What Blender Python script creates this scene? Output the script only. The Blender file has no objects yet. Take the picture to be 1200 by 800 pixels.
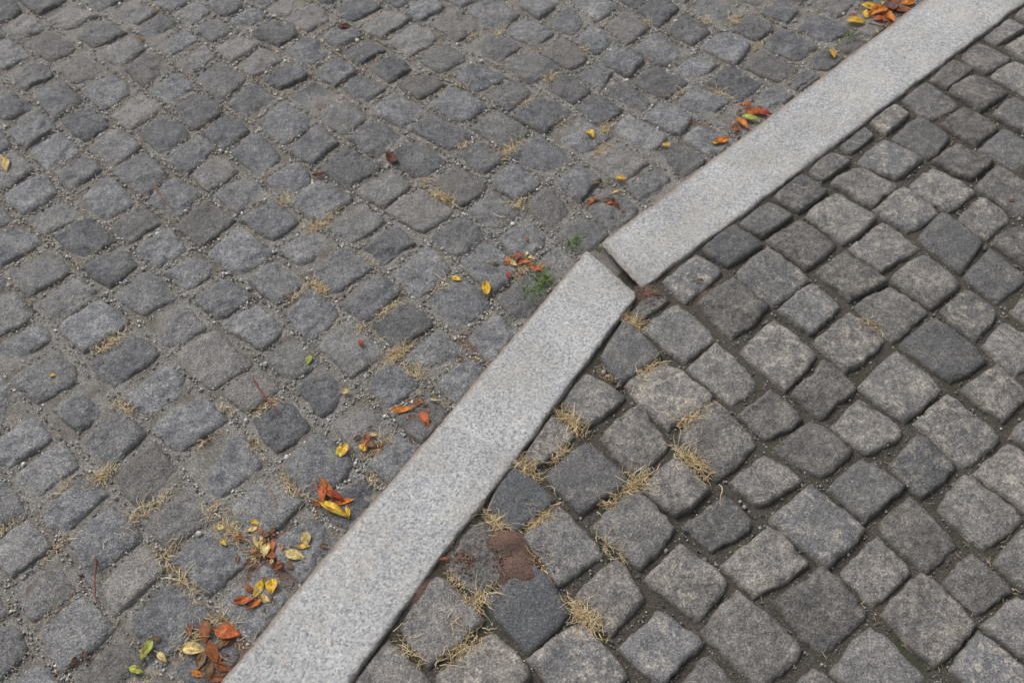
import bpy, bmesh, math, numpy as np
from mathutils import Vector
rng = np.random.default_rng(23)
sc = bpy.context.scene
FPX, TH, CH = 1167.0, math.radians(53.0), 1.5
ST, CT = math.sin(TH), math.cos(TH)
ZL, ZR = -0.022, -0.001          # top level of the paving left / right of the kerb
def G(px, py, z=0.0):
    """survey: photo reading -> metres on the horizontal plane z"""
    v = py-400.0; D = FPX*ST+v*CT; H = CH-z
    return np.array([(px-600.0)*H/D, H*(FPX*CT-v*ST)/D])

# ---------------------------------------------------------------- noise
def _h(ix, iy, iz, s):
    n = (ix*374761393 + iy*668265263 + iz*2147483647 + s*1274126177) & 0xffffffff
    n = ((n ^ (n >> 13))*1274126177) & 0xffffffff
    n = ((n ^ (n >> 15))*2246822519) & 0xffffffff
    return ((n ^ (n >> 16)) & 0xffffff)/float(0xffffff)*2-1
def vn(x, y, z=0.0, s=0):
    x = np.asarray(x, float); y = np.asarray(y, float); z = np.zeros_like(x)+z
    ix, iy, iz = np.floor(x).astype(np.int64), np.floor(y).astype(np.int64), np.floor(z).astype(np.int64)
    fx, fy, fz = x-ix, y-iy, z-iz
    fx, fy, fz = [f*f*(3-2*f) for f in (fx, fy, fz)]
    r = 0
    for a in (0, 1):
        for b in (0, 1):
            for c in (0, 1):
                r = r + _h(ix+a, iy+b, iz+c, s)*(fx if a else 1-fx)*(fy if b else 1-fy)*(fz if c else 1-fz)
    return r
def fbm(x, y, z=0.0, s=0, o=3):
    r = 0; a = 1.0
    for k in range(o):
        r = r+a*vn(np.asarray(x)*2**k, np.asarray(y)*2**k, z*2**k+k*7.3, s+k); a *= .5
    return r
def sm(a, b, x):
    t = np.clip((x-a)/(b-a), 0, 1); return t*t*(3-2*t)

# ---------------------------------------------------------------- mesh
def mk(name, V, F, mat, cols=None, smooth=True):
    V = np.asarray(V, np.float32); F = np.asarray(F, np.int32)
    me = bpy.data.meshes.new(name)
    me.vertices.add(len(V)); me.vertices.foreach_set('co', V.ravel())
    k = F.shape[1]
    me.loops.add(F.size); me.loops.foreach_set('vertex_index', F.ravel())
    me.polygons.add(len(F))
    me.polygons.foreach_set('loop_start', np.arange(len(F), dtype=np.int32)*k)
    me.polygons.foreach_set('loop_total', np.full(len(F), k, np.int32))
    me.polygons.foreach_set('use_smooth', np.full(len(F), smooth))
    me.update(calc_edges=True); me.validate()
    if cols:
        for n, c in cols.items():
            at = me.attributes.new(n, 'FLOAT_COLOR', 'POINT')
            at.data.foreach_set('color', np.asarray(c, np.float32).ravel())
    ob = bpy.data.objects.new(name, me); sc.collection.objects.link(ob)
    me.materials.append(mat)
    return ob
class Acc:
    def __init__(s): s.V=[]; s.F=[]; s.C={}; s.n=0
    def add(s, V, F, **c):
        s.V.append(V); s.F.append(F+s.n); s.n += len(V)
        for k, v in c.items():
            v = np.asarray(v, float)
            if v.ndim == 1: v = np.tile(v, (len(V), 1))
            s.C.setdefault(k, []).append(v)
    def make(s, name, mat, smooth=True):
        return mk(name, np.concatenate(s.V), np.concatenate(s.F), mat, {k: np.concatenate(v) for k, v in s.C.items()}, smooth)

# ---------------------------------------------------------------- node helpers
class NT:
    def __init__(s, name):
        s.m = bpy.data.materials.new(name); s.m.use_nodes = True
        s.t = s.m.node_tree; s.t.nodes.clear()
        s.out = s.n('ShaderNodeOutputMaterial'); s.b = s.n('ShaderNodeBsdfPrincipled')
        s.l(s.b.outputs[0], s.out.inputs[0])
    def n(s, ty, **k):
        x = s.t.nodes.new(ty)
        for a, b in k.items(): setattr(x, a, b)
        return x
    def l(s, a, b): s.t.links.new(a, b)
    def val(s, inp, v):
        if isinstance(v, bpy.types.NodeSocket): s.l(v, inp)
        else: inp.default_value = v
    def attr(s, name): return s.n('ShaderNodeAttribute', attribute_name=name)
    def sep(s, c):
        x = s.n('ShaderNodeSeparateColor'); s.l(c, x.inputs[0]); return x.outputs
    def noise(s, vec, scale, det=3, rough=.55, dist=0):
        x = s.n('ShaderNodeTexNoise'); s.l(vec, x.inputs['Vector'])
        x.inputs['Scale'].default_value = scale; x.inputs['Detail'].default_value = det
        x.inputs['Roughness'].default_value = rough; x.inputs['Distortion'].default_value = dist
        return x.outputs['Fac']
    def vor(s, vec, scale, feat='F1'):
        x = s.n('ShaderNodeTexVoronoi', feature=feat); s.l(vec, x.inputs['Vector']); x.inputs['Scale'].default_value = scale
        return x
    def ramp(s, fac, stops, interp='LINEAR'):
        x = s.n('ShaderNodeValToRGB'); s.l(fac, x.inputs[0]); r = x.color_ramp; r.interpolation = interp
        while len(r.elements) < len(stops): r.elements.new(.5)
        for e, (p, c) in zip(r.elements, stops):
            e.position = p; e.color = (c, c, c, 1) if np.isscalar(c) else (*c, 1)
        return x.outputs[0]
    def mix(s, fac, a, b, mode='MIX'):
        x = s.n('ShaderNodeMix', data_type='RGBA', blend_type=mode)
        s.val(x.inputs[0], fac)
        for i, v in ((6, a), (7, b)):
            if isinstance(v, bpy.types.NodeSocket): s.l(v, x.inputs[i])
            else: x.inputs[i].default_value = (v, v, v, 1) if np.isscalar(v) else (*v, 1)
        return x.outputs[2]
    def math(s, op, a, b=0.0):
        x = s.n('ShaderNodeMath', operation=op); s.val(x.inputs[0], a); s.val(x.inputs[1], b); return x.outputs[0]
    def bump(s, h, dist, strength=1.0, prev=None):
        x = s.n('ShaderNodeBump'); s.l(h, x.inputs['Height']); x.inputs['Distance'].default_value = dist
        x.inputs['Strength'].default_value = strength
        if prev: s.l(prev, x.inputs['Normal'])
        return x.outputs[0]
    def pos(s): return s.n('ShaderNodeTexCoord').outputs['Object']

def stone_mat(name, right):
    m = NT(name); P = m.pos()
    at = m.attr('tint'); r, g, b = m.sep(at.outputs['Color'])[:3]; edge = m.sep(m.attr('edge').outputs['Color'])[0]
    off = m.n('ShaderNodeCombineXYZ'); m.l(m.math('MULTIPLY', r, 37.0), off.inputs[2])
    va = m.n('ShaderNodeVectorMath', operation='ADD'); m.l(P, va.inputs[0]); m.l(off.outputs[0], va.inputs[1]); Q = va.outputs[0]
    big = m.noise(Q, 22, 4, .65); fine = m.noise(Q, 330, 2, .7); mid = m.noise(Q, 95, 3, .65)
    bm_ = m.math('ADD', m.math('MULTIPLY', big, .5), m.math('MULTIPLY', mid, .5))
    if not right:
        base = m.ramp(bm_, [(.36, (.078, .082, .088)), (.5, (.142, .146, .153)), (.64, (.235, .234, .232))])
        base = m.mix(m.math('MULTIPLY', g, .5), base, (.18, .160, .138))
        pat = m.ramp(m.noise(Q, 27, 4, .75, .5), [(.52, 0.0), (.66, 1.0)])
        base = m.mix(m.math('MULTIPLY', pat, m.math('MULTIPLY', b, .4)), base, (.27, .255, .23))
    else:
        base = m.ramp(bm_, [(.36, (.075, .071, .067)), (.5, (.145, .136, .128)), (.64, (.245, .227, .208))])
        base = m.mix(m.math('MULTIPLY', g, .6), base, (.105, .113, .125))
        pat = m.ramp(m.noise(Q, 34, 4, .75, .6), [(.48, 0.0), (.60, 1.0)])
        pf = m.math('MULTIPLY', m.math('MULTIPLY', pat, m.ramp(mid, [(.4, .2), (.6, .95)])), m.math('MULTIPLY', b, .8))
        base = m.mix(pf, base, (.38, .345, .29))
    base = m.mix(1.0, base, m.ramp(fine, [(.28, .42), (.5, 1.0), (.72, 1.8)]), 'MULTIPLY')
    sp = m.vor(Q, 270); spk = m.ramp(sp.outputs['Distance'], [(.14, 1.0), (.30, 0.0)])
    spm = m.math('MULTIPLY', spk, m.ramp(m.sep(sp.outputs['Color'])[0], [(.66, 0.0), (.78, .7)]))
    base = m.mix(spm, base, (.43, .42, .395))
    rim = m.math('MULTIPLY', m.ramp(edge, [(.86, 0.0), (1.0, 1.0)]), m.ramp(mid, [(.3, .1), (.65, .65)]))
    base = m.mix(rim, base, (.21, .19, .165) if not right else (.12, .105, .085))
    bl = m.n('ShaderNodeCombineColor')
    k = m.math('ADD', m.math('MULTIPLY', r, .58), .72)
    for i in range(3): m.l(k, bl.inputs[i])
    base = m.mix(1.0, base, bl.outputs[0], 'MULTIPLY')
    m.l(base, m.b.inputs['Base Color']); m.b.inputs['Roughness'].default_value = .74
    m.b.inputs['Specular IOR Level'].default_value = .35
    n1 = m.bump(m.noise(Q, 90, 4, .78), .008 if not right else .007, 1.0)
    m.l(n1, m.b.inputs['Normal'])
    return m.m

def kerb_mat():
    m = NT('granite'); P = m.pos()
    e = m.sep(m.attr('tint').outputs['Color'])
    a = m.noise(P, 230, 2, .6); v = m.vor(P, 300); c = m.sep(v.outputs['Color'])[0]
    base = m.ramp(c, [(0.0, (.11, .115, .125)), (.2, (.30, .31, .32)), (.5, (.42, .425, .425)), (.85, (.62, .615, .60))])
    base = m.mix(.45, base, m.ramp(a, [(.3, (.17, .18, .195)), (.5, (.41, .415, .415)), (.68, (.68, .67, .645))]))
    blu = m.ramp(m.noise(P, 95, 3, .65), [(.5, 0.0), (.72, .55)])
    base = m.mix(blu, base, (.26, .29, .335))
    warm = m.ramp(m.noise(P, 9, 3, .6), [(.45, 0.0), (.7, .4)])
    base = m.mix(warm, base, (.46, .42, .35))
    mo = m.ramp(m.noise(P, 5, 4, .6), [(.3, .80), (.7, 1.12)])
    base = m.mix(1.0, base, mo, 'MULTIPLY')
    st = m.math('MULTIPLY', e[0], m.ramp(m.noise(P, 60, 3, .7), [(.25, .55), (.6, 1.0)]))
    base = m.mix(st, base, (.18, .130, .092))
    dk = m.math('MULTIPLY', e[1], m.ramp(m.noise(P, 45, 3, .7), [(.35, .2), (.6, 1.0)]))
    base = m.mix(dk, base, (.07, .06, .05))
    m.l(base, m.b.inputs['Base Color']); m.b.inputs['Roughness'].default_value = .78
    m.b.inputs['Specular IOR Level'].default_value = .3
    m.l(m.bump(m.noise(P, 200, 4, .75), .004, 1.0), m.b.inputs['Normal']); return m.m

def soil_mat():
    m = NT('joint_fill'); P = m.pos(); e = m.sep(m.attr('tint').outputs['Color'])
    f = m.noise(P, 380, 3, .7); g = m.noise(P, 25, 3, .6)
    left = m.ramp(f, [(.3, (.08, .076, .07)), (.5, (.21, .20, .183)), (.68, (.42, .405, .38))])
    left = m.mix(m.ramp(g, [(.45, 0.0), (.65, .65)]), left, (.105, .088, .066))
    rt = m.ramp(f, [(.3, (.026, .023, .019)), (.52, (.066, .058, .048)), (.7, (.18, .16, .13))])
    rt = m.mix(m.ramp(m.noise(P, 12, 3, .6), [(.54, 0.0), (.64, .6)]), rt, (.034, .042, .018))
    c = m.mix(e[0], left, rt)
    c = m.mix(e[1], c, m.ramp(f, [(.3, (.06, .034, .026)), (.6, (.19, .115, .088))]))
    c = m.mix(e[2], c, m.ramp(f, [(.3, (.015, .035, .006)), (.7, (.07, .12, .02))]))
    m.l(c, m.b.inputs['Base Color']); m.b.inputs['Roughness'].default_value = .95
    m.l(m.bump(m.noise(P, 300, 3, .75), .004, 1.0), m.b.inputs['Normal']); return m.m

def attr_mat(name, rough=.8, nscale=300, lo=.65, hi=1.3, transl=0, bump=.0006):
    m = NT(name); P = m.pos(); c = m.attr('tint').outputs['Color']
    c = m.mix(1.0, c, m.ramp(m.noise(P, nscale, 2, .6), [(.3, lo), (.7, hi)]), 'MULTIPLY')
    m.l(c, m.b.inputs['Base Color']); m.b.inputs['Roughness'].default_value = rough
    m.b.inputs['Specular IOR Level'].default_value = .3
    if bump: m.l(m.bump(m.noise(P, nscale*1.3, 2), bump, .8), m.b.inputs['Normal'])
    if transl:
        tr = m.n('ShaderNodeBsdfTranslucent'); m.l(c, tr.inputs[0]); mx = m.n('ShaderNodeMixShader')
        mx.inputs[0].default_value = transl; m.l(m.b.outputs[0], mx.inputs[1]); m.l(tr.outputs[0], mx.inputs[2]); m.l(mx.outputs[0], m.out.inputs[0])
    return m.m
M_L, M_R, M_K, M_S = stone_mat('sett_stone', False), stone_mat('sett_stone_worn', True), kerb_mat(), soil_mat()
M_P = attr_mat('pebble', bump=0); M_G = attr_mat('straw', .7, 120, .8, 1.15, .25, 0); M_F = attr_mat('leaf', .55, 140, .5, 1.25, .25, .0008)
M_T = attr_mat('twig')

# ---------------------------------------------------------------- layout frame
LL0, LL1 = G(250, 800), G(686, 291)
LR0, LR1 = G(409, 800), G(747, 346)
UL0, UL1 = G(703, 281), G(1078, 0)
UR0, UR1 = G(753, 338), G(1204, 0)
def ang(a, b): return math.atan2(b[1]-a[1], b[0]-a[0])
class Side:
    """paving grid at its own angle; f(x) = where the kerb cuts the row at x"""
    def __init__(s, O, al, au, sign, A):
        s.A = math.radians(A); s.E1 = np.array([math.cos(s.A), math.sin(s.A)]); s.E2 = np.array([math.sin(s.A), -math.cos(s.A)])
        s.O = O; s.sign = sign; sl, su = math.tan(s.A-al), math.tan(s.A-au); s.p, s.q = (sl+su)/2, (su-sl)/2
    def f(s, x): return s.p*x+s.q*(np.sqrt(x*x+.0001)-.01)
    def P(s, x, d):
        x = np.asarray(x, float); d = np.asarray(d, float); q = d
        X = s.O[0]+s.E1[0]*x+s.E2[0]*q; Y = s.O[1]+s.E1[1]*x+s.E2[1]*q
        k = np.clip(np.abs(d-s.f(x))/.25, 0, 1)
        return X+k*(.032*vn(X*2.0, Y*2.0, 0, 11)+.013*vn(X*6, Y*6, 0, 13)), Y+k*(.032*vn(X*2.0, Y*2.0, 0, 12)+.013*vn(X*6, Y*6, 0, 14))
    def t(s, X, Y):
        rx, ry = X-s.O[0], Y-s.O[1]; return rx*s.E2[0]+ry*s.E2[1]-s.f(rx*s.E1[0]+ry*s.E1[1])
    def x(s, c): return float((c-s.O)@s.E1)
OL = (LL1+UL0)/2; OR = (LR1+UR0)/2
SL = Side(OL, ang(LL0, LL1), ang(UL0, UL1), -1, 47.0); SR = Side(OR, ang(LR0, LR1), ang(UR0, UR1), 1, 39.5)

def tmpl(n):
    t = np.concatenate([[-1.03, -1.0], np.linspace(-.965, .965, n-4), [1.0, 1.03]])
    U, Vv = np.meshgrid(t, t, indexing='ij'); i = np.arange(n)
    mI = np.minimum(np.minimum.outer(i, i), np.minimum.outer(n-1-i, n-1-i))
    idx = np.arange(n*n).reshape(n, n)
    F = np.stack([idx[:-1, :-1], idx[1:, :-1], idx[1:, 1:], idx[:-1, 1:]], -1).reshape(-1, 4)
    return U.ravel(), Vv.ravel(), mI.ravel(), F
T = {n: tmpl(n) for n in (25, 8)}
joints = []; nodes = []
smooth_spots = [G(615, 590), G(612, 725)]
def pave(side, name, mat, ztop, pitch, gap, cround, rough, anchor):
    acc = Acc(); sg = side.sign; vr = .13 if rough else .09
    x0 = side.x(anchor)-pitch/2; xs_ = [x0]
    while xs_[-1] < 3.3: xs_.append(xs_[-1]+pitch*rng.uniform(1-vr, 1+vr))
    lo = [x0]
    while lo[-1] > -3.0: lo.append(lo[-1]-pitch*rng.uniform(1-vr, 1+vr))
    xs_ = lo[::-1]+xs_[1:]
    for x, x2 in zip(xs_[:-1], xs_[1:]):
        w = x2-x; k0, k1 = side.f(x)*sg, side.f(x2)*sg
        first = True; e0 = max(k0, k1)
        nxt = e0+pitch*rng.uniform(.35, 1.0)
        d = (k0+.003, k1+.003)
        while max(d) < e0+3.3:
            ln = nxt-(d[0]+d[1])/2
            ds = np.array([d[0], d[1], nxt, nxt])*sg; xs = np.array([x, x2, x2, x])
            cx, cy = side.P(x+w/2, ds.mean())
            if -3.1 < cx < 3.3 and -.8 < cy < 4.5:
                hi = -1.6 < cx < 1.7 and .25 < cy < 2.6
                n = 25 if hi else 8
                U, Vv, mI, F = T[n]
                g = gap*rng.uniform(.55, 1.5)
                jx = rng.normal(0, .0050, 4); jd = rng.normal(0, .0050, 4)
                sx = np.array([1, -1, -1, 1])*g/2; sd = np.array([0 if first else 1, 0 if first else 1, -1, -1])*g/2*sg
                if first: jd[:2] = np.abs(jd[:2])*.4*sg
                X4, Y4 = side.P(xs+sx+jx, ds+sd+jd)
                r = np.maximum(np.abs(U), np.abs(Vv)); rc = np.clip(r, 0, 1)
                du = U*np.sqrt(np.clip(1-Vv*Vv/2, 0, 1)); dv = Vv*np.sqrt(np.clip(1-U*U/2, 0, 1))
                cc = rng.uniform(.3, 1.9, 4)*cround
                cw = (cc[0]*(1-U)*(1-Vv)+cc[1]*(1+U)*(1-Vv)+cc[2]*(1+U)*(1+Vv)+cc[3]*(1-U)*(1+Vv))/4
                c = np.clip(cw, 0, .6)*rc**2
                u = U+(du-U)*c; v = Vv+(dv-Vv)*c
                a, b = (u+1)/2, (v+1)/2
                X = X4[0]*(1-a)*(1-b)+X4[1]*a*(1-b)+X4[2]*a*b+X4[3]*(1-a)*b
                Y = Y4[0]*(1-a)*(1-b)+Y4[1]*a*(1-b)+Y4[2]*a*b+Y4[3]*(1-a)*b
                s0 = rng.uniform(0, 500)
                k = rc**3*(.4 if first else 1)
                X = X+k*(.0036*vn(X*34, Y*34, s0, 1)+.0024*vn(X*120, Y*120, s0, 3))
                Y = Y+k*(.0036*vn(X*34, Y*34, s0, 2)+.0024*vn(X*120, Y*120, s0, 4))
                re = np.clip((np.abs(U)**8+np.abs(Vv)**8)**.125, 0, 1.03)
                dome = rng.uniform(-.0008, .0014)
                Z = ztop+rng.normal(0, .0018)-dome*(u*u+v*v)*.7
                Z = Z+u*rng.normal(0, .0020)+v*rng.normal(0, .0020)
                wear = .5+.5*vn(X*45, Y*45, s0, 9)
                Z = Z-(.0045 if rough else .0045)*sm(.93, 1.01, re)-(.0032 if rough else .0024)*wear*sm(.74, .98, re)
                am = (.0027 if rough else .0022)*rng.uniform(.6, 1.3)
                Z = Z+am*fbm(X*50, Y*50, s0, 5, 3)
                for _ in range(3 if rough else 1):
                    fa = rng.uniform(0, 6.28); q = np.cos(fa)*u+np.sin(fa)*v+.22*vn(X*60, Y*60, s0, 6); q0 = rng.uniform(.2, 1.0)
                    Z = Z-rng.uniform(0, .005 if rough else .003)*sm(q0, q0+.16, q)
                ch = np.clip(vn(X*60, Y*60, s0, 15)-.25, 0, 1)*sm(.78, 1, re); Z = Z-ch*.009
                Z = np.where(mI == 1, Z-.006, Z); Z = np.where(mI == 0, ztop-.05, Z)
                FF = F if sg < 0 else F[:, ::-1]
                tint = np.array([rng.random(), rng.random()**2.2, rng.random(), 1])
                if sg > 0 and any(math.hypot(cx-q[0], cy-q[1]) < .05 for q in smooth_spots): tint[:3] = (.2, 1.3, 0)
                e = np.stack([np.clip(re, 0, 1)]*3+[np.ones_like(re)], -1)
                acc.add(np.stack([X, Y, Z], -1), FF, tint=tint, edge=e)
                joints.append((sg, x, (d[0]+d[1])/2, w, ln, hi))
                if hi:
                    for xx, dd_, dirx in ((x, nxt*sg, .5), (x+w/2, nxt*sg, 0), (x, (d[0]+nxt)/2*sg, 1)):
                        p = side.P(xx, dd_); nodes.append((float(p[0]), float(p[1]), side.A+(math.pi/2 if dirx == 1 else 0), sg))
            d = (nxt, nxt); nxt += pitch*rng.uniform(.80, 1.20); first = False
    return acc.make(name, mat)
pave(SL, 'cobblestone_pavement', M_L, ZL, .108, .0120, .16, True, G(550, 377, ZL))
pave(SR, 'cobblestone_pavement', M_R, ZR, .1165, .0095, .16, False, G(772, 655, ZR))
nodes = np.array(nodes)
def snap(c, side_sign):
    k = (nodes[:, 0]-c[0])**2+(nodes[:, 1]-c[1])**2+(nodes[:, 3] != side_sign)*9
    i = int(np.argmin(k)); return nodes[i, :2], nodes[i, 2]

# ---------------------------------------------------------------- kerb stones
def kerb(name, a0, a1, b0, b1, zt, z1):
    L = np.linalg.norm((a1+b1)/2-(a0+b0)/2); W = np.linalg.norm(a0-b0)
    nl = int(L/.005); t = np.linspace(0, 1, nl)
    prof = [(0.0, -.16), (0, -.10), (0, -.05), (0.0, -.030), (.0008, -.018), (.0025, -.0105), (.0050, -.0060), (.008, -.0030), (.0115, -.0012), (.015, -.0002)]
    top = [(s, 0) for s in np.linspace(.020, .150-.007, 26)]
    rt = [(.1462, -.0003), (.1482, -.0012), (.1494, -.0032), (.15, -.008), (.15, -.02), (.15, -.05), (.15, -.10), (.15, -.16)]
    pr = np.array(prof+top+rt); pr[:, 0] /= .15
    S, TT = np.meshgrid(pr[:, 0], t, indexing='xy'); Zp = np.tile(pr[:, 1], (nl, 1))
    lx = TT*L; ed = np.minimum(lx, L-lx); endr = .005
    dz = np.where(ed < endr, endr-np.sqrt(np.clip(endr**2-(endr-ed)**2, 0, None)), 0)
    X = (a0[0]*(1-TT)+a1[0]*TT)*(1-S)+(b0[0]*(1-TT)+b1[0]*TT)*S
    Y = (a0[1]*(1-TT)+a1[1]*TT)*(1-S)+(b0[1]*(1-TT)+b1[1]*TT)*S
    dr = (a1-a0)/np.linalg.norm(a1-a0); sgn = np.where(TT > .5, -1, 1)
    ss = np.minimum(S*W, W-S*W)
    cr = .012; pull = np.where((ss < cr) & (ed < .02), (cr-np.sqrt(np.clip(cr**2-(cr-ss)**2, 0, None)))*(1-ed/.02), 0)
    X += dr[0]*sgn*pull; Y += dr[1]*sgn*pull
    Z = zt+(z1-zt)*TT+Zp-dz
    edg = np.exp(-ss/.007)
    nx = vn(X*90, Y*90, Zp*90, 31)*.0022+vn(X*25, Y*25, Zp*25, 33)*.0024+vn(X*7, Y*7, 0, 34)*.002
    pn = np.array([-dr[1], dr[0]])
    X += pn[0]*nx*edg; Y += pn[1]*nx*edg
    ne = np.exp(-ed/.01)*(.0022*vn(S*18, Zp*60, t[0]+L, 36)+.0014*vn(S*60, Zp*90, L, 37))
    X += dr[0]*ne; Y += dr[1]*ne
    Z += .0006*fbm(X*30, Y*30, 0, 41, 3)+edg*.0012*vn(X*140, Y*140, 0, 42)
    e2 = np.maximum(edg, np.exp(-ed/.006))
    Z -= np.clip(vn(X*38, Y*38, 0, 44)-.3, 0, 1)*e2*.010
    n1, n2 = X.shape
    V = np.stack([X, Y, Z], -1).reshape(-1, 3); idx = np.arange(n1*n2).reshape(n1, n2)
    F = np.stack([idx[:-1, :-1], idx[:-1, 1:], idx[1:, 1:], idx[1:, :-1]], -1).reshape(-1, 4)
    stain = np.clip(1.35-S*W/.0125, 0, 1)**.7*.95
    stain = np.maximum(stain, .5*np.exp(-ed/.012)); stain = np.maximum(stain, .5*np.clip(1-(W-S*W)/.009, 0, 1))
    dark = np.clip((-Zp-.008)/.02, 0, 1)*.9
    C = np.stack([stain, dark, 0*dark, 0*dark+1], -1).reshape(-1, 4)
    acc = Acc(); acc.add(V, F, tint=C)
    for row, fl in ((0, False), (n1-1, True)):
        vs = V[idx[row]]; m = n2//2
        q = np.array([[i, i+1, n2-2-i, n2-1-i] for i in range(m-1)]); q = q[:, ::-1] if fl else q
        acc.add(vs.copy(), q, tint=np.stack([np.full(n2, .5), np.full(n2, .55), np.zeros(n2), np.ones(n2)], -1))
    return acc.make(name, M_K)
dl = (LL1-LL0)/np.linalg.norm(LL1-LL0); drr = (LR1-LR0)/np.linalg.norm(LR1-LR0)
ul = (UL1-UL0)/np.linalg.norm(UL1-UL0); ur = (UR1-UR0)/np.linalg.norm(UR1-UR0)
a0 = LL0-dl*.30; b0 = LR0-drr*.42
kerb('kerb_stone', a0, LL1, b0, LR1, .0015, .005)
a1 = UL1+ul*.35; b1 = UR1+ur*.28
kerb('kerb_stone', UL0, a1, UR0, b1, .0005, .002)
dd = (dl+drr)/2; uu = (ul+ur)/2; g = .006
kerb('kerb_stone', a0-dd*(g+1.3), a0-dd*g, b0-dd*(g+1.3), b0-dd*g, .001, .001)
kerb('kerb_stone', a1+uu*g, a1+uu*(g+1.4), b1+uu*g, b1+uu*(g+1.4), .001, .001)

# ---------------------------------------------------------------- joint fill sheet
st = .0085; gx = np.arange(-3.1, 3.3, st); gy = np.arange(-.8, 4.5, st); X, Y = np.meshgrid(gx, gy, indexing='ij')
tt = SL.t(X, Y); right = (tt > .075).astype(float)
Z = np.where(right > 0, ZR-.0125, ZL-.0080)+.0018*fbm(X*60, Y*60, 0, 51, 3)+.0018*vn(X*9, Y*9, 0, 52)
tint = np.zeros(X.shape+(4,)); tint[..., 0] = right; tint[..., 3] = 1
for (px, py, rad, hgt, ch) in [(606, 655, .038, .0155, 1), (596, 640, .026, .014, 1), (622, 668, .022, .012, 1), (760, 345, .022, .012, 1), (545, 655, .025, .008, 1), (640, 600, .025, .006, 1), (500, 690, .03, .008, 1),
                        (1094, 333, .018, .012, 2), (1040, 385, .02, .004, 1), (325, 650, .05, .002, 1), (270, 770, .05, .002, 1), (560, 400, .03, .002, 1), (715, 235, .03, .002, 1), (590, 320, .03, .002, 1), (820, 330, .04, .006, 1)]:
    c = G(px, py, ZR if px > 640 or (py > 640 and px > 480) else ZL); k = np.exp(-((X-c[0])**2+(Y-c[1])**2)/rad**2)
    k = k*(.75+.5*vn(X*40, Y*40, 0, 53)); Z += hgt*np.clip(k*1.25, 0, 1); tint[..., ch] = np.maximum(tint[..., ch], np.clip(k*1.6, 0, .95))
k = np.exp(-np.abs(tt)/.015)*(tt < .02)*np.clip(.4+vn(X*14, Y*14, 0, 54), 0, 1); Z += .006*k; tint[..., 1] = np.maximum(tint[..., 1], k*.4)
k = np.exp(-np.abs(SR.t(X, Y))/.014)*right; Z += .006*k
Z = np.where((tt > .02) & (tt < .125), np.minimum(Z, -.028), Z)
idx = np.arange(X.size).reshape(X.shape)
F = np.stack([idx[:-1, :-1], idx[1:, :-1], idx[1:, 1:], idx[:-1, 1:]], -1).reshape(-1, 4)
mk('joint_sand', np.stack([X, Y, Z], -1).reshape(-1, 3), F, M_S, {'tint': tint.reshape(-1, 4)})

# far ground to the horizon
m = NT('distant_setts'); P = m.pos()
mp = m.n('ShaderNodeMapping'); m.l(P, mp.inputs[0]); mp.inputs['Rotation'].default_value = (0, 0, -math.radians(45))
br = m.n('ShaderNodeTexBrick'); m.l(mp.outputs[0], br.inputs[0]); br.inputs['Scale'].default_value = 1.0
br.inputs['Brick Width'].default_value = .11; br.inputs['Row Height'].default_value = .11; br.inputs['Mortar Size'].default_value = .008
br.inputs['Color1'].default_value = (.11, .112, .12, 1); br.inputs['Color2'].default_value = (.18, .175, .17, 1); br.inputs['Mortar'].default_value = (.17, .16, .145, 1)
m.l(m.mix(1.0, br.outputs[0], m.ramp(m.noise(P, 80, 4), [(.3, .7), (.7, 1.3)]), 'MULTIPLY'), m.b.inputs['Base Color']); m.b.inputs['Roughness'].default_value = .85
mk('ground', [[-600, -600, -.062], [600, -600, -.062], [600, 600, -.062], [-600, 600, -.062]], [[0, 1, 2, 3]], m.m)

# ---------------------------------------------------------------- pebbles in the joints
ph = (1+5**.5)/2; iv = []
for a in (-1, 1):
    for b in (-ph, ph): iv += [(0, a, b), (a, b, 0), (b, 0, a)]
bm = bmesh.new(); [bm.verts.new(np.array(v)/1.902) for v in iv]; bmesh.ops.convex_hull(bm, input=bm.verts); bm.verts.index_update(); bm.verts.ensure_lookup_table()
ico_v = np.array([v.co[:] for v in bm.verts]); ico_f = np.array([[v.index for v in f.verts] for f in bm.faces]); bm.free()
def jpoints(j, spread, N):
    sg, x, d, w, l, hi = j; side = SL if sg < 0 else SR
    along = rng.random(N) < .5
    xx = np.where(along, x+rng.normal(0, spread, N), x+rng.uniform(0, w, N))
    ds = np.where(along, d+rng.uniform(0, l, N), d+rng.normal(0, spread, N))
    ds = np.maximum(ds, side.f(xx)*sg+.002)
    return side.P(xx, ds*sg)
PX, PY, PZ, PS, PC = [], [], [], [], []
for j in joints:
    if not j[5]: continue
    left = j[0] < 0
    dens = .5+.5*float(vn(np.array(j[1]*3.), np.array(j[2]*3.), 0, 61))
    N = int((120 if left else 34)*(.4+dens))
    x, y = jpoints(j, .0046 if left else .0034, N)
    s = (.0010+.0019*rng.random(N)**2.2)*np.where(rng.random(N) < .04, 1.8, 1)
    v = rng.choice([.14, .26, .38, .50, .64], N, p=[.22, .3, .26, .15, .07])*(1 if left else .6)
    PX.append(x); PY.append(y); PZ.append((ZL-.0068 if left else ZR-.0120)+rng.uniform(0, .0024, N)); PS.append(s)
    PC.append(np.stack([v, v*rng.uniform(.94, 1.0, N), v*rng.uniform(.85, .98, N), np.ones(N)], -1))
N = 1800; x = rng.uniform(-1.6, 1.6, N); y = rng.uniform(.3, 2.55, N); t = SL.t(x, y); ok = (t < -.01) | (t > .17)
x, y, t = x[ok], y[ok], t[ok]; N = len(x); v = rng.uniform(.2, .55, N)
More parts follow.
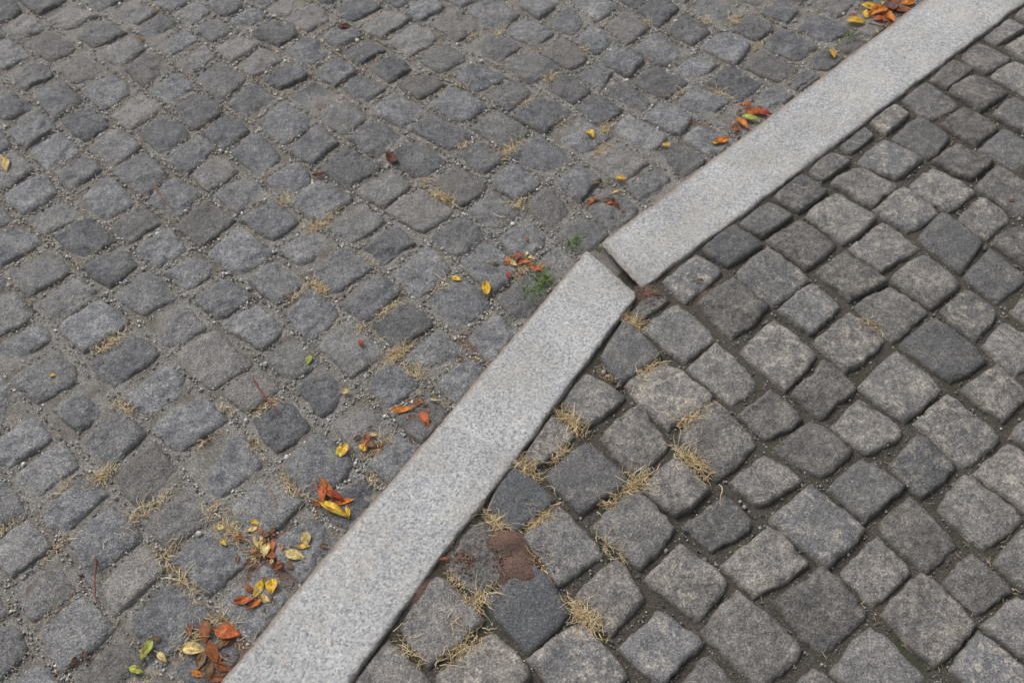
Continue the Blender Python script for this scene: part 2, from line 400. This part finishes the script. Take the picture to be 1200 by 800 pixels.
PX.append(x); PY.append(y); PZ.append(np.where(t < 0, ZL, ZR)-.0012); PS.append(rng.uniform(.0005, .0015, N)); PC.append(np.stack([v, v*.95, v*.86, np.ones(N)], -1))
# crumbs of soil on the reddish patch
for (px, py, sd_, n) in [(606, 655, .022, 500), (760, 345, .012, 120), (545, 655, .015, 120)]:
    c = G(px, py, ZR); x = c[0]+rng.normal(0, sd_, n); y = c[1]+rng.normal(0, sd_, n); v = rng.uniform(.08, .24, n)
    PX.append(x); PY.append(y); PZ.append(np.full(n, ZR)+rng.uniform(-.002, .0015, n)); PS.append(rng.uniform(.0008, .0022, n)); PC.append(np.stack([v, v*.62, v*.48, np.ones(n)], -1))
PX, PY, PZ, PS, PC = map(np.concatenate, (PX, PY, PZ, PS, PC)); N = len(PX)
V = ico_v[None]*rng.uniform(.6, 1.25, (N, 1, 3))+rng.normal(0, .12, (N, 12, 3)); a = rng.uniform(0, 6.28, N); c, s = np.cos(a)[:, None], np.sin(a)[:, None]
V = np.stack([V[..., 0]*c-V[..., 1]*s, V[..., 0]*s+V[..., 1]*c, V[..., 2]], -1)*PS[:, None, None]+np.stack([PX, PY, PZ], -1)[:, None]
mk('joint_gravel', V.reshape(-1, 3), (ico_f[None]+12*np.arange(N)[:, None, None]).reshape(-1, 3), M_P, {'tint': np.repeat(PC, 12, 0)})

# ---------------------------------------------------------------- dry grass
def blade(acc, x, y, z, L, az, el, w, col, droop, zmin=None, wob=.30):
    n = 6; p = np.array([x, y, z]); pts = [p]; e = el; a = az; zm = z if zmin is None else zmin
    for i in range(n-1):
        e -= droop/(n-1)*rng.uniform(.5, 1.6); a += rng.normal(0, wob)
        p = p+np.array([math.cos(a)*math.cos(e), math.sin(a)*math.cos(e), math.sin(e)])*L/(n-1)
        if p[2] < zm and i > 1: p = np.array([p[0], p[1], zm+rng.uniform(0, .002)]); e = abs(e)*.2
        pts.append(p)
    pts = np.array(pts); sd = np.array([-math.sin(a), math.cos(a), rng.uniform(-.5, .5)]); wt = w*np.array([.9, 1, .9, .7, .45, .12])[:, None]
    V = np.concatenate([pts-sd*wt/2, pts+sd*wt/2]); F = np.array([[i, i+1, n+i+1, n+i] for i in range(n-1)])
    acc.add(V, F, tint=np.array([*col, 1]))
STR = [(.66, .53, .31), (.55, .42, .23), (.76, .65, .43), (.44, .32, .17), (.28, .19, .10)]
def straw(): return np.array(STR[rng.choice(5, p=[.28, .25, .20, .17, .10])])*rng.uniform(.75, 1.1)
def surf(px, py):
    p = G(px, py, 0); z = ZL if SL.t(p[0], p[1]) < .075 else ZR
    return G(px, py, z), z
gr = Acc()
tufts = [(590,185,1.0,26),(605,178,.8,16),(625,172,.7,14),(510,232,1.0,30),(525,225,.8,16),(480,215,.7,14),(495,240,.7,14),(360,333,1.0,30),(380,322,.7,16),(345,338,.7,14),(152,402,1.0,30),(130,487,.9,24),(482,412,1.0,26),(465,402,1.0,26),(492,440,1.0,24),(605,228,1.0,26),
(700,150,1.0,24),(690,178,.9,20),(588,48,.8,14),(437,345,.9,22),(312,575,1.0,22),(222,668,1.2,34),(205,655,1.0,24),(238,592,.8,14),(125,562,.9,22),(142,612,1.1,30),(135,555,.8,14),(322,492,.9,20),
(742,358,1.0,34),(735,368,.8,20),(668,468,1.1,38),(676,485,.9,26),(774,438,1.1,40),(768,450,.8,20),(795,490,1.0,34),(832,512,1.2,44),(820,532,1.2,40),(752,562,1.2,40),(795,545,1.0,34),(745,550,.9,20),(600,548,1.0,34),(590,560,.8,20),
(655,615,1.1,38),(648,630,.9,24),(580,628,1.0,30),(630,645,.9,20),(545,708,1.1,38),(552,738,1.1,38),(560,720,.9,20),(705,698,1.1,34),(668,712,1.1,36),(690,715,.8,18),(712,602,.7,16),(722,622,.9,20),(1020,398,.9,18),
(600,308,.9,16),(612,316,.8,12),(268,530,.8,14),(330,232,.8,16),(380,258,.9,20),(365,268,.7,12),(640,88,.7,12),(672,60,.7,12),(850,15,.9,20),(835,22,.7,12),(442,512,.9,16),(155,792,1.0,20),(262,770,1.2,28),(248,762,1.0,22),
(305,612,1.1,28),(318,640,.9,18),(560,40,.6,10),(620,120,.6,10),(410,390,.6,8),(185,10,.7,8),(60,560,.6,10),(20,620,.6,10),(480,560,.7,10),(525,335,.7,10),(840,105,.8,16),(890,45,.7,12),(650,135,.7,12),(545,175,.7,12),(425,520,.9,14),(430,20,.6,8),(760,20,.6,10),(700,20,.5,8),
(640,520,.9,20),(615,538,.8,16),(700,425,.7,12),(560,590,.8,16),(470,735,.9,18),(520,660,.8,16),(400,250,.7,12),(450,300,.7,12),(85,640,.8,14),(180,560,.7,12),(260,470,.7,12),(220,500,.7,10),(300,260,.6,10),(550,100,.6,10),(660,100,.6,10),(750,60,.6,10),(780,100,.7,12)]
for (px, py, s, n) in tufts:
    c0, z = surf(px, py); left = z == ZL
    c, az0 = snap(c0, -1 if left else 1)
    for _ in range(int(n*2.9)):
        rr = rng.normal(0, 1, 2)*np.array([.017, .0052])*s; ca, sa = math.cos(az0), math.sin(az0)
        r = (rr[0]*ca-rr[1]*sa, rr[0]*sa+rr[1]*ca)
        longb = rng.random() < .30; L = s*(rng.uniform(.022, .042) if longb else rng.uniform(.008, .024))
        blade(gr, c[0]+r[0], c[1]+r[1], z-.005, L, rng.uniform(0, 6.28), rng.uniform(.3, 1.3), rng.uniform(.0008, .0017), straw(), rng.uniform(.8, 2.6), z-.002 if not longb else z+.0005, .42)
for j in joints:
    if not j[5]: continue
    left = j[0] < 0; m_ = float(vn(np.array(j[1]*2.3), np.array(j[2]*2.3), 0, 71))
    N = int((24 if left else 6)*max(0, .42+m_*1.5))
    if not N: continue
    xs, ys = jpoints(j, .0045, N)
    for x, y in zip(xs, ys):
        blade(gr, x, y, (ZL-.005 if left else ZR-.010), rng.uniform(.006, .022), rng.uniform(0, 6.28), rng.uniform(.15, .9), rng.uniform(.0006, .0012), straw()*.9, rng.uniform(.2, 1.4))
gr.make('dry_grass', M_G)
gg = Acc()
for (px, py, s, n) in [(632, 333, 1.2, 60), (622, 345, .9, 34), (640, 322, .8, 26), (673, 284, 1.0, 50), (997, 42, .9, 26), (1094, 333, .5, 40), (985, 50, .7, 14), (1085, 328, .4, 20), (1100, 340, .4, 20), (700, 290, .5, 10), (205, 30, .5, 10)]:
    c, z = surf(px, py)
    for _ in range(n):
        r = rng.normal(0, .009*s, 2); L = s*rng.uniform(.01, .030)
        blade(gg, c[0]+r[0], c[1]+r[1], z-.003, L, rng.uniform(0, 6.28), rng.uniform(.3, 1.3), rng.uniform(.001, .0024), np.array([.11, .18, .045])*rng.uniform(.6, 1.7), rng.uniform(.3, 1.4))
gg.make('green_weeds', M_G)

# ---------------------------------------------------------------- leaves
lf = Acc()
PAL = dict(y=(.72, .47, .05), p=(.70, .56, .24), o=(.60, .20, .03), b=(.26, .085, .03), r=(.36, .05, .02), g=(.42, .48, .08), d=(.075, .028, .02), s=(.50, .12, .035), k=(.16, .10, .05))
def leaf(px, py, Lpx, ratio, angd, col, lift=.003, curl=None, dz=0):
    c, z = surf(px, py); D = FPX*ST+(py-400)*CT; L = Lpx*CH/D*1.08; W = L*ratio
    n1, n2 = 13, 9; t = np.linspace(0, 1, n1)[:, None]; s = np.linspace(-1, 1, n2)[None, :]
    wd = np.sin(np.pi*t**.85)**.8*(1-.25*t); wd = np.clip(wd, .02, 1)
    lx = (t-.5)*L+0*s; ly = s*wd*W/2
    seed = rng.uniform(0, 300); ly = ly*(1+.10*vn(t*9+0*s, s*0+seed, 0, 81))
    cv = rng.uniform(-1, 1) if curl is None else curl
    lz = lift+.30*np.abs(ly)*rng.uniform(.2, 1.3)+cv*.35*L*((t-.5)**2)*2+.10*L*vn(t*3.0+seed, s*1.4+0*t, 0, 82)*rng.uniform(.3, 1)
    a = math.radians(-angd); ca, sa = math.cos(a), math.sin(a)
    lz -= lz.min(); lz += .0008
    V = np.stack([c[0]+lx*ca-ly*sa, c[1]+lx*sa+ly*ca, z+lz+dz+0*s], -1).reshape(-1, 3)
    idx = np.arange(n1*n2).reshape(n1, n2); F = np.stack([idx[:-1, :-1], idx[1:, :-1], idx[1:, 1:], idx[:-1, 1:]], -1).reshape(-1, 4)
    base = np.array(PAL[col])*rng.uniform(.8, 1.15); C = np.ones((n1, n2, 4)); C[..., :3] = base
    rib = np.exp(-np.abs(s)*9)*.25+0*t; vein = (np.abs(((t*7+np.abs(s)*1.1) % 1)-.5) > .42)*.10
    C[..., :3] *= (1+rib-vein)[..., None]
    br = np.clip(vn(t*5+seed, s*3+0*t, 0, 83)*1.6-.35, 0, 1)+np.clip((np.abs(s)-.75)*1.5, 0, .4)*rng.uniform(0, 1)
    C[..., :3] = C[..., :3]*(1-np.clip(br, 0, .8)[..., None])+np.array([.22, .085, .025])*np.clip(br, 0, .8)[..., None]
    lf.add(V, F, tint=C.reshape(-1, 4))
    p0 = np.array([c[0]-L/2*ca, c[1]-L/2*sa]); k = 5; ps = []; aa = a+math.pi+rng.normal(0, .3)
    for i in range(k): ps.append([p0[0], p0[1], z+dz+.0025]); aa += rng.normal(0, .2); p0 = p0+np.array([math.cos(aa), math.sin(aa)])*L*.07
    ps = np.array(ps); o = np.array([-math.sin(aa), math.cos(aa), .4])*.0005
    lf.add(np.concatenate([ps-o, ps+o]), np.array([[i, i+1, k+i+1, k+i] for i in range(k-1)]), tint=np.array([*(base*.7), 1]))
for a in [(570,340,20,.55,80,'y'),(535,327,12,.6,20,'y'),(727,210,14,.6,20,'y'),(692,158,13,.75,60,'y'),(781,170,10,.6,0,'y'),(975,64,15,.65,80,'y'),(1003,27,22,.6,10,'y'),
 (1028,16,26,.6,150,'o'),(1040,20,24,.6,60,'o'),(1022,10,24,.6,20,'y'),(1045,8,26,.6,110,'b'),(1032,25,18,.5,10,'s'),(1055,12,20,.6,30,'b'),(1015,18,16,.6,100,'y'),(1062,5,20,.6,160,'o'),
 (846,165,18,.6,-20,'o'),(886,131,24,.45,-10,'s'),(880,140,22,.45,20,'g'),(870,145,20,.5,60,'o'),(896,134,16,.5,10,'r'),(862,152,14,.5,120,'b'),(840,168,12,.5,0,'y'),
 (402,528,20,.7,-60,'y'),(430,515,14,.6,80,'b'),(436,522,14,.6,20,'k'),(425,525,12,.6,50,'y'),(438,510,10,.6,0,'p'),(472,480,26,.38,-10,'o'),(498,492,22,.5,60,'s'),(486,488,12,.5,0,'k'),(488,474,10,.5,0,'b'),
 (392,598,40,.30,28,'y'),(384,574,32,.36,55,'o'),(378,580,26,.4,80,'s'),(394,582,26,.3,35,'r'),(405,588,20,.4,-20,'o'),(372,590,16,.4,10,'b'),(408,600,14,.4,70,'y'),
 (346,651,24,.6,20,'p'),(359,632,18,.7,80,'p'),(356,640,14,.5,0,'y'),(300,612,12,.6,10,'y'),(304,636,22,.55,60,'p'),(312,644,18,.6,100,'p'),(320,640,14,.5,80,'s'),(296,620,13,.6,150,'p'),(306,624,12,.6,60,'b'),(318,650,16,.6,30,'b'),(302,650,12,.5,0,'k'),
 (303,691,22,.55,100,'y'),(319,688,20,.75,90,'y'),(287,704,22,.5,-10,'s'),(310,702,16,.6,30,'p'),(292,690,14,.6,50,'b'),(300,708,16,.5,140,'o'),(326,664,14,.5,150,'b'),(340,664,14,.5,40,'k'),
 (228,761,26,.65,5,'p'),(267,741,30,.65,10,'s'),(241,741,26,.55,80,'b'),(250,765,28,.5,60,'b'),(236,775,22,.5,100,'k'),(262,782,22,.5,20,'b'),(246,788,20,.6,80,'k'),(258,755,20,.5,120,'k'),(255,795,20,.5,0,'b'),(232,790,16,.5,20,'o'),(222,740,14,.5,70,'k'),
 (172,762,24,.5,110,'g'),(184,748,12,.5,0,'k'),(190,770,16,.5,40,'p'),(160,785,18,.5,20,'g'),(258,618,13,.6,0,'p'),(262,636,10,.6,40,'y'),(460,187,17,.75,40,'d'),(456,180,10,.7,0,'d'),(404,32,16,.6,0,'d'),(8,195,22,.5,70,'p'),(4,186,14,.5,30,'y'),
 (423,403,11,.5,80,'r'),(362,422,13,.6,100,'g'),(405,459,10,.8,0,'p'),(722,240,20,.4,70,'d'),(690,238,16,.4,150,'b'),(712,236,14,.4,0,'k'),(700,215,10,.5,0,'k'),(628,315,14,.5,30,'s'),(618,308,10,.5,0,'o'),(580,310,10,.5,0,'k'),(596,322,10,.6,60,'r'),(608,300,12,.5,0,'s'),
 (820,330,10,.5,0,'k'),(770,345,10,.5,10,'d'),(500,500,12,.5,120,'k'),(1000,20,12,.5,60,'b'),(1185,235,8,.5,0,'k'),(520,655,12,.4,170,'b'),(165,45,10,.5,80,'k'),(62,440,7,.6,0,'y'),(375,205,18,.35,-20,'d'),(380,640,10,.6,0,'k'),(100,768,14,.4,60,'d'),(86,775,12,.5,110,'d'),(280,630,10,.5,0,'s')]:
    leaf(*a)
for (cx, cy, r, n) in [(310,640,26,22),(250,765,24,26),(300,695,22,16),(1040,15,22,18),(875,142,18,14),(390,590,16,12),(432,518,10,10),(490,485,12,8),(612,312,16,12),(712,238,18,10)]:
    for _ in range(n):
        leaf(cx+rng.normal(0, r*.6), cy+rng.normal(0, r*.6), rng.uniform(5, 11), rng.uniform(.35, .7), rng.uniform(0, 360), rng.choice(list('bbkkdosp')), .001)
lf.make('fallen_leaves', M_F)

# ---------------------------------------------------------------- twigs
tw = Acc()
def twig(pts, rad, col):
    P3 = []
    for (px, py) in pts:
        c, z = surf(px, py); P3.append([c[0], c[1], z+.003])
    P3 = np.array(P3); tN = 12; src = np.linspace(0, 1, len(P3)); ti = np.linspace(0, 1, tN)
    Q = np.stack([np.interp(ti, src, P3[:, i]) for i in range(3)], -1); Q[:, :2] += rng.normal(0, .0008, (tN, 2))
    d = Q[-1]-Q[0]; d /= np.linalg.norm(d); s = np.cross(d, [0, 0, 1]); s /= np.linalg.norm(s); u = np.cross(s, d); V = []
    for i, q in enumerate(Q):
        r = rad*(1-.5*i/tN)*rng.uniform(.85, 1.2)
        for k in range(6): a = k*math.pi/3; V.append(q+(math.cos(a)*s+math.sin(a)*u)*r)
    F = [[i*6+k, i*6+(k+1) % 6, (i+1)*6+(k+1) % 6, (i+1)*6+k] for i in range(tN-1) for k in range(6)]
    tw.add(np.array(V), np.array(F), tint=np.array([*col, 1]))
twig([(297,445),(310,465),(330,488)], .0016, (.20, .05, .04))
twig([(180,218),(190,232),(202,246)], .0016, (.22, .10, .05))
twig([(113,655),(112,690),(114,708)], .0018, (.18, .06, .05))
twig([(800,143),(822,148),(840,154)], .0012, (.25, .08, .06))
twig([(370,562),(376,590),(366,612)], .0014, (.25, .10, .05))
twig([(712,590),(716,592),(720,596)], .001, (.2, .1, .06))
twig([(310,560),(322,585),(326,600)], .0009, (.3, .2, .1))
twig([(80,100),(95,115)], .001, (.15, .08, .05))
twig([(245,750),(262,772),(275,776)], .0013, (.3, .2, .1))
twig([(1018,28),(1040,34),(1058,22)], .0012, (.16, .07, .04))
tw.make('twigs', M_T)

# ---------------------------------------------------------------- light, camera
w = bpy.data.worlds.new('World'); sc.world = w; w.use_nodes = True; nt = w.node_tree; bg = nt.nodes['Background']
sky = nt.nodes.new('ShaderNodeTexSky'); sky.sky_type = 'NISHITA'; sky.sun_disc = False
EL, ROT = math.radians(55), math.radians(-50)
sky.sun_elevation = EL; sky.sun_rotation = ROT; sky.dust_density = 6; sky.air_density = 1.0; sky.ozone_density = 1.0
hs = nt.nodes.new('ShaderNodeHueSaturation'); hs.inputs['Saturation'].default_value = .38
nt.links.new(sky.outputs[0], hs.inputs['Color']); nt.links.new(hs.outputs[0], bg.inputs[0]); bg.inputs[1].default_value = .145
ld = bpy.data.lights.new('sun', 'SUN'); ld.energy = 1.25; ld.angle = math.radians(30); ld.color = (1, .98, .95)
lo = bpy.data.objects.new('sun', ld); sc.collection.objects.link(lo)
sd = Vector((math.sin(ROT)*math.cos(EL), math.cos(ROT)*math.cos(EL), math.sin(EL)))
lo.rotation_euler = sd.to_track_quat('Z', 'Y').to_euler(); lo.location = sd*10
cd = bpy.data.cameras.new('camera'); cam = bpy.data.objects.new('camera', cd); sc.collection.objects.link(cam); sc.camera = cam
cd.sensor_width = 36; cd.lens = FPX/1200*36; cd.clip_start = .05; cd.clip_end = 2000
cam.location = (0, 0, CH); cam.rotation_euler = (math.pi/2-TH, 0, 0)
cd.dof.use_dof = True; cd.dof.focus_distance = 1.72; cd.dof.aperture_fstop = 5.6
sc.view_settings.view_transform = 'Standard'; sc.view_settings.look = 'None'; sc.view_settings.exposure = 0
